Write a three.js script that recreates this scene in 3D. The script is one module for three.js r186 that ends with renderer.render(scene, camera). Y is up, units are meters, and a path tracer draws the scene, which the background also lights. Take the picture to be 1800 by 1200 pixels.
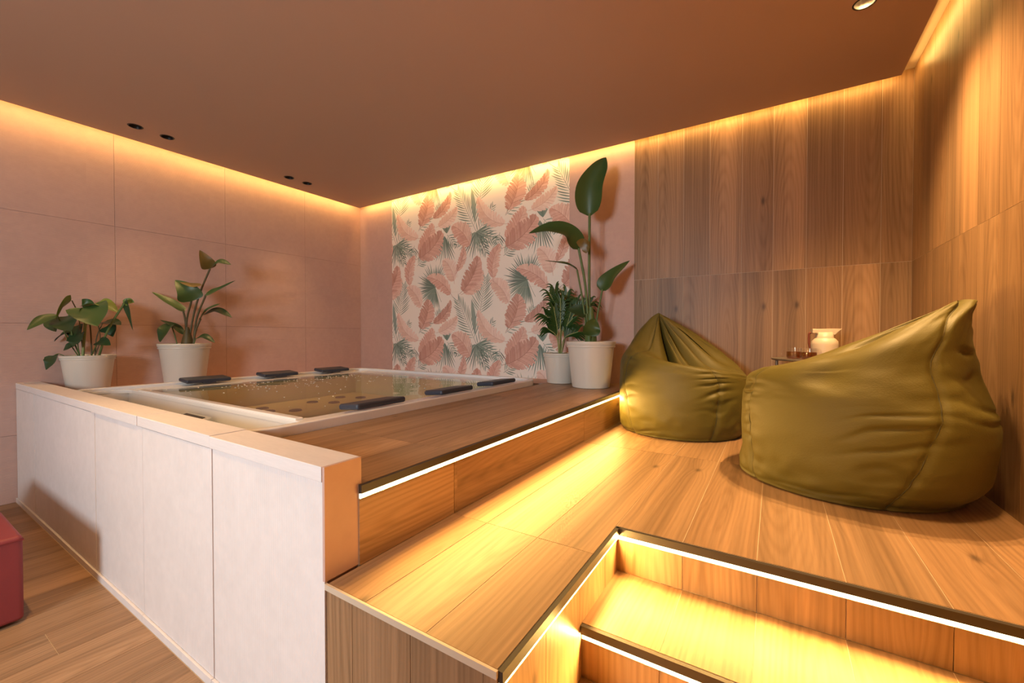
import * as THREE from 'three';
import { RectAreaLightUniformsLib } from 'three/addons/lights/RectAreaLightUniformsLib.js';
import { RoundedBoxGeometry } from 'three/addons/geometries/RoundedBoxGeometry.js';
import { mergeGeometries } from 'three/addons/utils/BufferGeometryUtils.js';

// ---------------------------------------------------------------- camera, sky, window light, exposure
const scene = new THREE.Scene();
const renderer = new THREE.WebGLRenderer({ antialias: true });
renderer.toneMapping = THREE.LinearToneMapping;
renderer.toneMappingExposure = 1.0;
renderer.shadowMap.enabled = true;
RectAreaLightUniformsLib.init();

const camera = new THREE.PerspectiveCamera(78.27, 1.5, 0.05, 60);
camera.rotation.order = 'YXZ';
camera.position.set(0, 1.30, 0);
camera.rotation.y = THREE.MathUtils.degToRad(32.03);
camera.rotation.x = THREE.MathUtils.degToRad(-0.84);
scene.add(camera);

scene.background = new THREE.Color().setRGB(0.75, 0.88, 1.0);          // overcast daylight outside the window

const WARM = new THREE.Color().setRGB(1.0, 0.57, 0.15);                // amber LED tape
const LAMP = new THREE.Color().setRGB(1.0, 0.60, 0.24);                // warm white spot lamps
const DAY = new THREE.Color().setRGB(0.83, 0.94, 1.0);
const WIN = { x: -1.2, y: 1.98, w: 1.0, h: 0.95, z: 3.1 };
{
  const l = new THREE.RectAreaLight(DAY, 53, WIN.w, WIN.h);            // daylight entering by the window behind the camera
  l.position.set(WIN.x, WIN.y, WIN.z - 0.012);
  scene.add(l);
}
const COVE_POWER = 46, STEP_POWER = 820, SPOT_POWER = 19, LEFT_POWER = 3;

// ---------------------------------------------------------------- helpers
const V = (x, y, z) => new THREE.Vector3(x, y, z);
let seed = 7;
const rnd = () => { seed = (seed * 1664525 + 1013904223) >>> 0; return seed / 4294967296; };
const used = {};
function numbered(n) { used[n] = (used[n] ?? -1) + 1; return used[n] ? `${n}_${String(used[n]).padStart(3, '0')}` : n; }
function tag(o, label, category, group, kind) {
  o.userData.label = label; o.userData.category = category;
  if (group) o.userData.group = group;
  if (kind) o.userData.kind = kind;
  return o;
}
function thing(name, label, category, p = [0, 0, 0], ry = 0, group, kind) {
  const g = new THREE.Group(); g.name = numbered(name); g.position.set(...p); g.rotation.y = ry; scene.add(g);
  return tag(g, label, category, group, kind);
}
function mesh(name, geo, mat, parent, p, label) {
  const m = new THREE.Mesh(geo, mat); m.name = name; m.castShadow = m.receiveShadow = true;
  if (p) m.position.set(...p);
  if (label) m.userData.label = label;
  parent.add(m); return m;
}
const box = (x0, x1, y0, y1, z0, z1) => { const g = new THREE.BoxGeometry(x1 - x0, y1 - y0, z1 - z0); g.translate((x0 + x1) / 2, (y0 + y1) / 2, (z0 + z1) / 2); return g; };
const cyl = (r0, r1, h, n = 32, open = false) => new THREE.CylinderGeometry(r0, r1, h, n, 1, open);

// value noise
function hash(ix, iy, s) { let h = (ix * 374761393 + iy * 668265263 + s * 1442695041) | 0; h = Math.imul(h ^ (h >>> 13), 1274126177); return ((h ^ (h >>> 16)) >>> 0) / 4294967296; }
function vnoise(x, y, s) {
  const ix = Math.floor(x), iy = Math.floor(y); let fx = x - ix, fy = y - iy; fx = fx * fx * (3 - 2 * fx); fy = fy * fy * (3 - 2 * fy);
  const a = hash(ix, iy, s), b = hash(ix + 1, iy, s), c = hash(ix, iy + 1, s), d = hash(ix + 1, iy + 1, s);
  return a + (b - a) * fx + (c - a) * fy + (a - b - c + d) * fx * fy;
}
const fbm = (x, y, s) => 0.55 * vnoise(x, y, s) + 0.3 * vnoise(x * 2.1, y * 2.1, s + 11) + 0.15 * vnoise(x * 4.3, y * 4.3, s + 23);
const lin = (r, g, b) => new THREE.Color().setRGB(r, g, b);
const std = (c, o = {}) => new THREE.MeshPhysicalMaterial({ color: c, roughness: 0.6, ...o });
function dataTex(w, h, f, srgb = true) {
  const d = new Uint8Array(w * h * 4);
  for (let j = 0; j < h; j++) for (let i = 0; i < w; i++) { const c = f(i, j); const k = (j * w + i) * 4; d[k] = c[0]; d[k + 1] = c[1]; d[k + 2] = c[2]; d[k + 3] = 255; }
  const t = new THREE.DataTexture(d, w, h, THREE.RGBAFormat); t.wrapS = t.wrapT = THREE.RepeatWrapping; t.magFilter = THREE.LinearFilter; t.minFilter = THREE.LinearMipmapLinearFilter; t.generateMipmaps = true;
  if (srgb) t.colorSpace = THREE.SRGBColorSpace; t.needsUpdate = true; return t;
}

// ---------------------------------------------------------------- wood-look porcelain planks, 0.2165 x 1.31 m
const PW = 0.2165, PL = 1.31;
const toneOf = (s) => 0.86 + 0.20 * hash(s, 4, 19);
function woodTexture(s) {
  const W = 192, H = 1024, knots = [];
  const nk = hash(s, 3, 91) < 0.3 ? 1 + Math.floor(hash(s, 5, 17) * 2) : 0;
  for (let k = 0; k < Math.min(nk, 1); k++) knots.push([0.25 + 0.5 * hash(s, k, 31), 0.1 + 0.8 * hash(s, k, 47), 0.008 + 0.012 * hash(s, k, 53)]);
  const heart = 0.5 + 0.7 * (hash(s, 1, 61) - 0.5), cathedral = hash(s, 2, 71) < 0.55 ? 1 : 0.25, shift = hash(s, 8, 3), yc = hash(s, 9, 77);
  const tone = toneOf(s), red = hash(s, 6, 23) * 0.5;
  return dataTex(W, H, (i, j) => {
    const x = i / W, y = j / H; let X = x * PW, Y = y * PL, kd = 0;
    for (const [kx, ky, kr] of knots) {
      const dx = X - kx * PW, dy = (Y - ky * PL) * 0.45, d = Math.hypot(dx, dy);
      X += dx / (d + 1e-4) * 0.030 * Math.exp(-d / (kr * 3.2)); kd = Math.max(kd, Math.exp(-Math.pow(d / kr, 2.2)));
    }
    const wob = (fbm(X * 6, Y * 1.3, s) - 0.5) * 0.05 + (vnoise(X * 22, Y * 3, s + 5) - 0.5) * 0.010;
    const dx = X - heart * PW + wob, dy = (Y - yc * PL) * 0.10 * cathedral;
    const rr = Math.sqrt(dx * dx + dy * dy + 0.00002);
    const ring = rr * 150 + 1.2 * vnoise(rr * 60, 1.7, s + 9);
    let g = 0.5 + 0.5 * Math.sin(ring * 2.6); g = Math.pow(g, 1.6);
    const streak = fbm(X * 95 + shift * 40, Y * 0.9, s + 13), broad = fbm(X * 17, Y * 0.55, s + 17), fine = vnoise(X * 900, Y * 22, s + 29);
    let v = tone * (1.0 - 0.075 * g * (0.3 + broad) - 0.20 * (streak - 0.38) - 0.26 * (broad - 0.45) - 0.05 * (fine - 0.5));
    v *= 1 - 0.35 * kd;
    const w = 0.5 * (broad - 0.5) + 0.3 * g;
    return [Math.max(0, Math.min(255, 168 * v)), Math.max(0, Math.min(255, (134 - 5 * red - 6 * w) * v)), Math.max(0, Math.min(255, (101 - 8 * red - 12 * w) * v))];
  });
}
const NW = 12, woods = [];
for (let s = 0; s < NW; s++) woods.push(std(0xffffff, { map: woodTexture(s + 1), roughness: 0.42, specularIntensity: 0.6 }));
const byTone = [...Array(NW).keys()].sort((a, b) => toneOf(a + 1) - toneOf(b + 1));
const plankGeos = {};
function plankGeo(w, l, t, v0 = 0) {
  const key = [w.toFixed(4), l.toFixed(4), t, v0.toFixed(2)].join();
  if (plankGeos[key]) return plankGeos[key];
  const g = new THREE.BoxGeometry(w, l, t), p = g.attributes.position, uv = g.attributes.uv;
  for (let i = 0; i < p.count; i++) uv.setXY(i, (p.getX(i) + w / 2) / PW, (p.getY(i) + l / 2) / PL + v0);
  return plankGeos[key] = g;
}
const FACE = { up: [-Math.PI / 2, 0, 0], south: [0, 0, 0], west: [0, -Math.PI / 2, 0], east: [0, Math.PI / 2, 0], eastLong: [0, Math.PI / 2, Math.PI / 2], southLong: [0, 0, Math.PI / 2] };
const GAP = 0.0022;
let wi = 0;
function plank(parent, face, w, l, t, p, variant, name = 'plank') {
  const m = mesh(name, plankGeo(w - GAP, l - GAP, t, Math.max(0, 1 - l / PL) * Math.round(hash(wi, 3, 5) * 4) / 4), woods[variant ?? Math.floor(hash(wi, 7, 9) * NW)], parent, p);
  m.rotation.order = 'YXZ'; m.rotation.set(...FACE[face]); wi++; return m;
}
const grout = std(lin(0.58, 0.47, 0.35), { roughness: 0.9 }), floorGrout = std(lin(0.56, 0.44, 0.31), { roughness: 0.9 });

// ---------------------------------------------------------------- pink ribbed tiles
const ribTex = dataTex(64, 8, (i) => { const v = 128 + 100 * Math.sin(i / 64 * Math.PI * 8) ; return [v, v, v]; }, false);
const pinkMap = dataTex(256, 256, (i, j) => { const n = fbm(i / 40, j / 40, 301) * 0.5 + fbm(i / 9, j / 9, 307) * 0.5; const v = 0.965 + 0.07 * (n - 0.5); return [250 * v, 250 * v, 250 * v]; });
const WALLPINK = lin(0.62, 0.41, 0.345), PALEPINK = lin(0.84, 0.78, 0.76);
function pinkMat(vertical, col) {
  const b = ribTex.clone(); b.repeat.set(20, 20); if (!vertical) { b.rotation = Math.PI / 2; } b.needsUpdate = true;
  const m = pinkMap.clone(); m.repeat.set(1.1, 1.1); m.needsUpdate = true;
  return std(col, { map: m, roughness: 0.62, bumpMap: b, bumpScale: 0.0007 });
}
const pinkV = pinkMat(true, WALLPINK), pinkH = pinkMat(false, WALLPINK), paleV = pinkMat(true, PALEPINK), pinkPlain = std(PALEPINK, { map: pinkMap, roughness: 0.6 }), ledgePink = std(WALLPINK, { map: pinkMap, roughness: 0.6 });
const pinkGrout = std(lin(0.36, 0.22, 0.18), { roughness: 0.9 });
function metreBox(x0, x1, y0, y1, z0, z1) {          // box with uv in metres on every face
  const g = box(x0, x1, y0, y1, z0, z1), p = g.attributes.position, n = g.attributes.normal, uv = g.attributes.uv;
  for (let i = 0; i < p.count; i++) { const ax = Math.abs(n.getX(i)), ay = Math.abs(n.getY(i)); if (ax > 0.5) uv.setXY(i, p.getZ(i), p.getY(i)); else if (ay > 0.5) uv.setXY(i, p.getX(i), p.getZ(i)); else uv.setXY(i, p.getX(i), p.getY(i)); }
  return g;
}

// ---------------------------------------------------------------- wallpaper print: pink feather leaves and grey-green palms, one repeat
const REP_X = 1.295, REP_Y = 1.28;
function wallpaperTexture() {
  const S = 1536, c = document.createElement('canvas'); c.width = c.height = S; const g = c.getContext('2d');
  g.fillStyle = '#efe6da'; g.fillRect(0, 0, S, S);
  const px = S / REP_X, py = S / REP_Y;
  let r = 5; const rn = () => { r = (r * 1664525 + 1013904223) >>> 0; return r / 4294967296; };
  const tile = (f) => { const s0 = r; for (const ox of [-1, 0, 1]) for (const oy of [-1, 0, 1]) { r = s0; g.save(); g.translate(ox * S, oy * S); f(); g.restore(); } };
  const P = (x, y) => [((x % REP_X) + REP_X) % REP_X * px, S - (((y % REP_Y) + REP_Y) % REP_Y) * py];
  const PAL = [['#efd3c5', '#e6c0b0', '#cba090'], ['#e7c0b0', '#d9a797', '#b98577'], ['#dcae9e', '#c99686', '#a06c5f']];
  const GREEN = ['#718678', '#84978a', '#5c6f64', '#93a497'];
  function blade(x0, y0, x1, y1, w, col, bend = 0.12) {
    const dx = x1 - x0, dy = y1 - y0, L = Math.hypot(dx, dy), nx = -dy / L, ny = dx / L, mx = (x0 + x1) / 2 + nx * bend * L, my = (y0 + y1) / 2 + ny * bend * L;
    g.fillStyle = col; g.beginPath(); g.moveTo(x0, y0); g.quadraticCurveTo(mx + nx * w, my + ny * w, x1, y1); g.quadraticCurveTo(mx - nx * w, my - ny * w, x0, y0); g.fill();
  }
  function frond(x0, y0, x1, y1, n, len, w) {                  // palm frond with leaflets on both sides of a stalk
    const [ax, ay] = P(x0, y0), dx = (x1 - x0) * px, dy = -(y1 - y0) * py, L = Math.hypot(dx, dy), a = Math.atan2(dy, dx);
    tile(() => {
      for (let k = 0; k < n; k++) for (const s of [-1, 1]) {
        const t = 0.12 + 0.88 * k / n, bx = ax + dx * t, by = ay + dy * t, l = len * px * (1 - 0.55 * t * t) * (0.85 + 0.3 * rn()), b = a + s * (0.95 - 0.55 * t + 0.1 * (rn() - 0.5));
        g.globalAlpha = 0.75 + 0.25 * rn(); blade(bx, by, bx + Math.cos(b) * l, by + Math.sin(b) * l, w * 1.5 * px, GREEN[Math.floor(rn() * 4)], s * 0.06);
      }
      g.globalAlpha = 1; g.strokeStyle = '#5c6c60'; g.lineWidth = 0.0035 * px; g.beginPath(); g.moveTo(ax, ay); g.lineTo(ax + dx, ay + dy); g.stroke();
    });
  }
  function fanLeaf(x, y, a0, a1, rad, n) {
    const [ax, ay] = P(x, y);
    tile(() => { for (let k = 0; k < n; k++) { const a = a0 + (a1 - a0) * k / (n - 1) + 0.05 * (rn() - 0.5), l = rad * px * (0.8 + 0.28 * rn()); g.globalAlpha = 0.85; blade(ax, ay, ax + Math.cos(a) * l, ay - Math.sin(a) * l, 0.015 * px, GREEN[Math.floor(rn() * 3)], 0); } g.globalAlpha = 1; });
  }
  function feather(x0, y0, x1, y1, w, t, bend = 0.10) {        // banana-like pink leaf with split margins and veins
    const [ax, ay] = P(x0, y0), dx = (x1 - x0) * px, dy = -(y1 - y0) * py, L = Math.hypot(dx, dy), nx = -dy / L, ny = dx / L, W = w * px * 0.60;
    const [hi, mid, lo] = PAL[t];
    tile(() => {
      const at = (s) => { const b = bend * L * 4 * s * (1 - s); return [ax + dx * s + nx * b, ay + dy * s + ny * b]; };
      const prof = (s) => Math.pow(Math.sin(Math.PI * Math.min(1, 0.06 + 0.90 * Math.pow(s, 0.8))), 0.75);
      const edge = (sd) => { const out = []; for (let k = 0; k <= 44; k++) { const s = k / 44, [cx, cy] = at(s), tear = (k % 4 === 3 && rn() < 0.6) ? 0.45 + 0.35 * rn() : 0.86 + 0.22 * rn(); const ww = W * prof(s) * tear; out.push([cx + nx * ww * sd + dx / L * ww * 0.25, cy + ny * ww * sd + dy / L * ww * 0.25]); } return out; };
      const e1 = edge(1), e2 = edge(-1);
      for (const [e, col] of [[e1, hi], [e2, mid]]) {
        g.fillStyle = col; g.globalAlpha = 0.96; g.beginPath(); g.moveTo(...at(0)); for (const q of e) g.lineTo(...q); g.lineTo(...at(1)); for (let k = 20; k >= 0; k--) g.lineTo(...at(k / 20)); g.fill();
      }
      g.lineWidth = 0.0016 * px;
      for (const [e, sd] of [[e1, 1], [e2, -1]]) for (let k = 2; k < 44; k++) { const s0 = Math.max(0, k / 44 - 0.10), [cx, cy] = at(s0), q = e[k]; g.strokeStyle = rn() < 0.5 ? lo : (rn() < 0.5 ? hi : '#f4e0d4'); g.globalAlpha = 0.35 + 0.4 * rn(); g.lineWidth = (0.001 + 0.003 * rn()) * px; g.beginPath(); g.moveTo(cx, cy); g.quadraticCurveTo((cx + q[0]) / 2 + dx / L * W * 0.08, (cy + q[1]) / 2 + dy / L * W * 0.08, q[0], q[1]); g.stroke(); }
      for (let k = 0; k < 26; k++) { const s = 0.1 + 0.75 * rn(), [cx, cy] = at(s), o = (rn() - 0.5) * 1.2 * W * prof(s), rr = W * (0.10 + 0.22 * rn()); g.fillStyle = rn() < 0.5 ? lo : hi; g.globalAlpha = 0.10; g.beginPath(); g.ellipse(cx + nx * o, cy + ny * o, rr * 1.6, rr * 0.6, Math.atan2(dy, dx), 0, 7); g.fill(); }
      g.globalAlpha = 1; g.strokeStyle = lo; g.lineWidth = 0.0038 * px; g.beginPath(); g.moveTo(...at(-0.12)); for (let k = 0; k <= 20; k++) g.lineTo(...at(k / 20 * 0.97)); g.stroke();
    });
  }
  // palms behind
  frond(1.374, 1.209, 1.099, 1.722, 15, 0.22, 0.008); frond(1.419, 1.50, 1.506, 1.961, 14, 0.20, 0.008); frond(1.374, 1.16, 1.62, 1.47, 9, 0.13, 0.007);
  tile(() => { const [x, y] = P(1.36, 1.30); g.globalAlpha = 0.9; blade(x, y, x - 0.05 * px, y - 0.42 * py, 0.06 * px, '#8b9b90', 0.02); g.globalAlpha = 1; });
  fanLeaf(1.374, 1.197, -2.9, 0.35, 0.30, 24);
  frond(1.374, 1.21, 1.66, 1.06, 8, 0.15, 0.009); frond(1.40, 1.18, 1.52, 0.93, 7, 0.13, 0.009); frond(1.36, 1.2, 1.06, 1.07, 7, 0.10, 0.008);
  fanLeaf(2.048, 1.883, 0.9, 5.0, 0.30, 46); fanLeaf(2.048, 1.883, 0.2, 0.9, 0.22, 8);
  fanLeaf(2.235, 1.235, 1.0, 2.3, 0.13, 12); fanLeaf(2.20, 1.21, -2.35, -0.95, 0.36, 13);
  frond(2.24, 1.22, 2.36, 1.08, 5, 0.10, 0.008); frond(1.70, 1.15, 1.66, 0.95, 7, 0.12, 0.008); frond(1.75, 2.17, 1.90, 2.27, 6, 0.12, 0.009);
  frond(1.772, 1.327, 1.99, 1.47, 5, 0.10, 0.007); frond(2.08, 1.50, 2.13, 1.60, 5, 0.08, 0.006);
  tile(() => { const [x, y] = P(2.048, 1.883), [x1, y1] = P(2.15, 1.70); g.strokeStyle = '#77877b'; g.lineWidth = 0.004 * px; g.beginPath(); g.moveTo(x, y); g.lineTo(x + 0.10 * px, y + 0.18 * py); g.stroke(); });
  // pink leaves in front
  const F = [[1.812, 1.656, 1.578, 1.921, 0.172, 0], [1.052, 1.946, 0.891, 2.207, 0.186, 0], [1.1, 2.053, 1.194, 2.347, 0.097, 1], [1.758, 1.236, 1.404, 1.584, 0.163, 0, -0.16], [2.105, 1.337, 2.395, 1.515, 0.14, 0],
    [1.812, 1.378, 1.938, 1.74, 0.213, 2], [2.022, 1.448, 2.295, 1.711, 0.12, 2, 0.14], [1.785, 1.076, 2.01, 1.382, 0.191, 1], [1.785, 0.985, 2.161, 1.261, 0.256, 2], [1.283, 1.057, 1.026, 1.317, 0.208, 1], [1.201, 1.79, 1.463, 2.035, 0.179, 1],
    [1.177, 1.816, 1.405, 2.194, 0.204, 2], [2.294, 1.796, 1.919, 2.02, 0.153, 1], [1.606, 1.942, 1.704, 2.301, 0.15, 1, -0.12]];
  for (const f of F) feather(...f);
  const t = new THREE.CanvasTexture(c); t.colorSpace = THREE.SRGBColorSpace; t.wrapS = t.wrapT = THREE.RepeatWrapping; t.magFilter = THREE.LinearFilter; t.minFilter = THREE.LinearMipmapLinearFilter; return t;
}
const wallpaper = std(0xffffff, { map: wallpaperTexture(), roughness: 0.6 });

// ================================================================ THE ROOM SHELL
const XR = 0.785, ZB = -3.85, ZF = 3.1, TOP = 3.10, SLAB = 3.03, PLAT = 0.60, DECK = 0.848, XD = -1.063, XS = -0.484, ZS = -1.50, ZP = -0.716;

// floor of the room
{
  const f = thing('floor', 'pale oak plank floor of the room', 'floor', [0, 0, 0], 0, null, 'structure');
  mesh('floor_base', box(-5.6, XR + 0.15, -0.12, -0.0012, ZB - 0.15, ZF + 0.15), floorGrout, f);
  for (let c = 0; c < 28; c++) {
    const x0 = -5.28 + c * PW, x1 = Math.min(x0 + PW, XR), zs = x0 >= XS - 0.15 ? -0.498 : ZP + 0.012;
    const off = (c % 3) * 0.43 + 0.2;
    for (let z = zs; z < ZF;) { const z1 = Math.min(ZF, z === zs ? z + 0.05 + off : z + PL); if (z1 - z > 0.02) plank(f, 'up', x1 - x0, z1 - z, 0.008, [(x0 + x1) / 2, -0.004, (z + z1) / 2]); z = z1; }
  }
}
// left wall, a little off square
const LANG = Math.atan2(0.10, 3.134);
{
  const w = thing('wall_left', 'plain pink ribbed tile wall behind the two plants', 'wall', [-4.90, 0, ZB], 0, null, 'structure');
  w.rotation.y = Math.PI / 2 - LANG;                     // local +x runs back along the wall (towards -z), faces +z
  const L = 7.2;
  mesh('wall_base', box(-L, 0.25, -0.1, TOP + 0.15, -0.18, -0.008), pinkGrout, w);
  const ys = [0, 0.523, 1.395, 2.268, TOP], xs = [0, -0.80, -1.675, -2.55, -3.425, -4.30, -5.175, -6.05, -L];
  for (let i = 0; i < xs.length - 1; i++) for (let j = 0; j < ys.length - 1; j++) mesh('tile', metreBox(xs[i + 1] + 0.001, xs[i] - 0.001, ys[j] + 0.001, ys[j + 1] - 0.001, -0.008, 0), pinkH, w);
}
// back wall: pink strip, wallpaper panels, pink strip, wood planks
{
  const w = thing('wall_back', 'back wall with leaf wallpaper, pink tile strips and wood planks', 'wall', [0, 0, ZB], 0, null, 'structure');
  mesh('wall_base', box(-5.15, XR + 0.2, -0.1, TOP + 0.15, -0.18, -0.0012), grout, w);
  const ys = [0.3, 0.523, 1.395, 2.268, TOP];
  for (const [a, b] of [[-4.90, -4.267], [-1.735, -1.092]]) for (let j = 0; j < 4; j++) mesh('tile', metreBox(a + 0.001, b - 0.001, ys[j] + 0.001, ys[j + 1] - 0.001, -0.008, 0), pinkV, w);
  for (const [a, b] of [[-4.267, -2.972], [-2.972, -1.735]]) for (const [c, d] of [[0.523, 1.812], [1.812, TOP]]) {
    const g = box(a + 0.0004, b - 0.0004, c + 0.0006, d - 0.0006, -0.008, 0.0005), p = g.attributes.position, uv = g.attributes.uv;
    for (let i = 0; i < p.count; i++) uv.setXY(i, (p.getX(i) + 4.267) / REP_X, p.getY(i) / REP_Y);
    mesh('wallpaper_panel', g, wallpaper, w);
  }
  const xs = [-1.092, -0.884, -0.670, -0.465, -0.230, -0.015, 0.197, 0.413, 0.623, XR];
  for (let i = 0; i < 9; i++) for (const [a, b] of [[0.5, 1.803], [1.803, TOP]]) plank(w, 'south', xs[i + 1] - xs[i], b - a, 0.008, [(xs[i] + xs[i + 1]) / 2, (a + b) / 2, -0.004]);
}
// right wall: wood planks
{
  const w = thing('wall_right', 'wood plank wall on the right', 'wall', [XR, 0, 0], 0, null, 'structure');
  mesh('wall_base', box(0.0012, 0.18, -0.1, TOP + 0.15, ZB - 0.15, ZF + 0.15), grout, w);
    for (let z = ZB, k = 0; z < ZF - 0.01; z += PW, k++) { const z1 = Math.min(z + PW, ZF); for (const [a, b] of [[0, 0.5], [0.5, 1.803], [1.803, TOP]]) plank(w, 'west', z1 - z, b - a, 0.008, [0.004, (a + b) / 2, (z + z1) / 2], byTone[k < 4 ? (k * 2 + Math.round(b)) % 4 : 5 + (k * 3 + Math.round(b) * 2) % 7]); }
}
// rear wall with the window, behind the camera
{
  const w = thing('wall_rear', 'plain rear wall of the room holding the window', 'wall', [0, 0, 0], 0, null, 'structure');
  const s = new THREE.Shape([new THREE.Vector2(-5.6, 0), new THREE.Vector2(XR + 0.15, 0), new THREE.Vector2(XR + 0.15, TOP + 0.1), new THREE.Vector2(-5.6, TOP + 0.1)]);
  const x0 = WIN.x - WIN.w / 2, x1 = WIN.x + WIN.w / 2, y0 = WIN.y - WIN.h / 2, y1 = WIN.y + WIN.h / 2;
  s.holes.push(new THREE.Path([new THREE.Vector2(x0, y0), new THREE.Vector2(x0, y1), new THREE.Vector2(x1, y1), new THREE.Vector2(x1, y0)]));
  const g = new THREE.ExtrudeGeometry(s, { depth: 0.2, bevelEnabled: false });
  mesh('wall_face', g, std(lin(0.62, 0.52, 0.47), { roughness: 0.9 }), w, [0, 0, ZF]);
  const p = thing('wall_daylight_blocker', 'added unseen wall behind the viewpoint, blocking window daylight from the stair', 'wall', [0, 0, 0], 0, null, 'structure');  // unseen wall added to keep window daylight off stair and right side
  mesh('wall_face', box(-0.84, XR, 0, TOP, 1.2, 1.35), std(lin(0.50, 0.36, 0.29), { roughness: 0.9 }), p);
  const f = thing('window_1', 'white framed window behind the viewpoint', 'window', [WIN.x, WIN.y, ZF + 0.03], 0, null, 'structure');
  const wf = std(lin(0.8, 0.8, 0.8), { roughness: 0.5 });
  mesh('window_frame', mergeGeometries([box(-WIN.w / 2, WIN.w / 2, WIN.h / 2 - 0.04, WIN.h / 2, 0, 0.05), box(-WIN.w / 2, WIN.w / 2, -WIN.h / 2, -WIN.h / 2 + 0.04, 0, 0.05), box(-WIN.w / 2, -WIN.w / 2 + 0.04, -WIN.h / 2 + 0.04, WIN.h / 2 - 0.04, 0, 0.05), box(WIN.w / 2 - 0.04, WIN.w / 2, -WIN.h / 2 + 0.04, WIN.h / 2 - 0.04, 0, 0.05)]), wf, f);
  mesh('pane', box(-WIN.w / 2 + 0.04, WIN.w / 2 - 0.04, -WIN.h / 2 + 0.04, WIN.h / 2 - 0.04, 0.02, 0.026), new THREE.MeshPhysicalMaterial({ color: 0xffffff, transmission: 1, roughness: 0, thickness: 0, ior: 1.5 }), f);
}
// ceiling: dropped panel with recesses for the lamps, and the slab above it
const DOWN = [[-4.501, -1.313, 0], [-4.51, -1.531, 0], [-4.527, -2.626, 0], [-4.524, -2.834, 0], [0.385, -2.847, 1], [0.385, -2.637, 1], [0.385, -1.55, 1], [0.385, -1.34, 1], [-2.50, -0.20, 1], [-2.29, -0.20, 1]];
const SE = { left: (z) => -4.80 - 0.0129 * (z + 3.76), back: -3.76, right: 0.7045 };
{
  const c = thing('ceiling', 'dusty pink dropped ceiling panel with glowing edges', 'ceiling', [0, 0, 0], 0, null, 'structure');
  const pts = [[SE.left(-3.76), -3.76], [0.7045, -3.76], [0.7045, ZF - 0.001], [SE.left(ZF), ZF - 0.001]].map(([x, z]) => new THREE.Vector2(x, -z));
  const s = new THREE.Shape(pts);
  for (const [x, z] of DOWN) { const h = new THREE.Path(); h.absarc(x, -z, 0.044, 0, Math.PI * 2, true); s.holes.push(h); }
  const g = new THREE.ExtrudeGeometry(s, { depth: 0.018, bevelEnabled: false, curveSegments: 24 }); g.rotateX(-Math.PI / 2);
  mesh('dropped_panel', g, std(lin(0.47, 0.325, 0.25), { roughness: 0.85 }), c, [0, SLAB, 0]);
  mesh('upper_slab', box(-5.6, XR + 0.15, TOP, TOP + 0.15, ZB - 0.15, ZF + 0.15), std(lin(0.7, 0.6, 0.5), { roughness: 0.9 }), c);
}
// cove light tape lying on the edge of the dropped panel
const glow = (c, k) => new THREE.MeshStandardMaterial({ color: 0x000000, emissive: c, emissiveIntensity: k, roughness: 1 });
const alu = std(lin(0.40, 0.36, 0.30), { roughness: 0.75, specularIntensity: 0.2 });
function coveStrip(x0, z0, x1, z1, label) {                // faces to the left-hand side of the run from 0 to 1
  const L = Math.hypot(x1 - x0, z1 - z0), t = thing('cove_light_strip', label, 'light strip', [(x0 + x1) / 2, SLAB + 0.018, (z0 + z1) / 2], Math.atan2(-(z1 - z0), x1 - x0), 'light strips in the ceiling cove');
  mesh('profile', box(-L / 2, L / 2, 0, 0.032, -0.012, -0.002), alu, t);
  mesh('diffuser', box(-L / 2, L / 2, 0.004, 0.030, -0.002, 0), glow(WARM, 3), t);
  const l = new THREE.RectAreaLight(WARM, COVE_POWER, L, 0.022); l.position.set(0, 0.017, 0.004); l.rotation.x = -0.75; l.rotation.y = Math.PI; l.rotation.order = 'YXZ'; t.add(l);
}
coveStrip(0.70, -3.76, -4.79, -3.76, 'amber light strip along the ceiling edge above the wallpaper and back planks');
coveStrip(SE.left(-3.75), -3.75, SE.left(3.0), 3.0, 'amber light strip along the ceiling edge above the pink left wall');
coveStrip(0.7045, 3.0, 0.7045, -3.75, 'amber light strip along the ceiling edge above the right plank wall');
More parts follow.
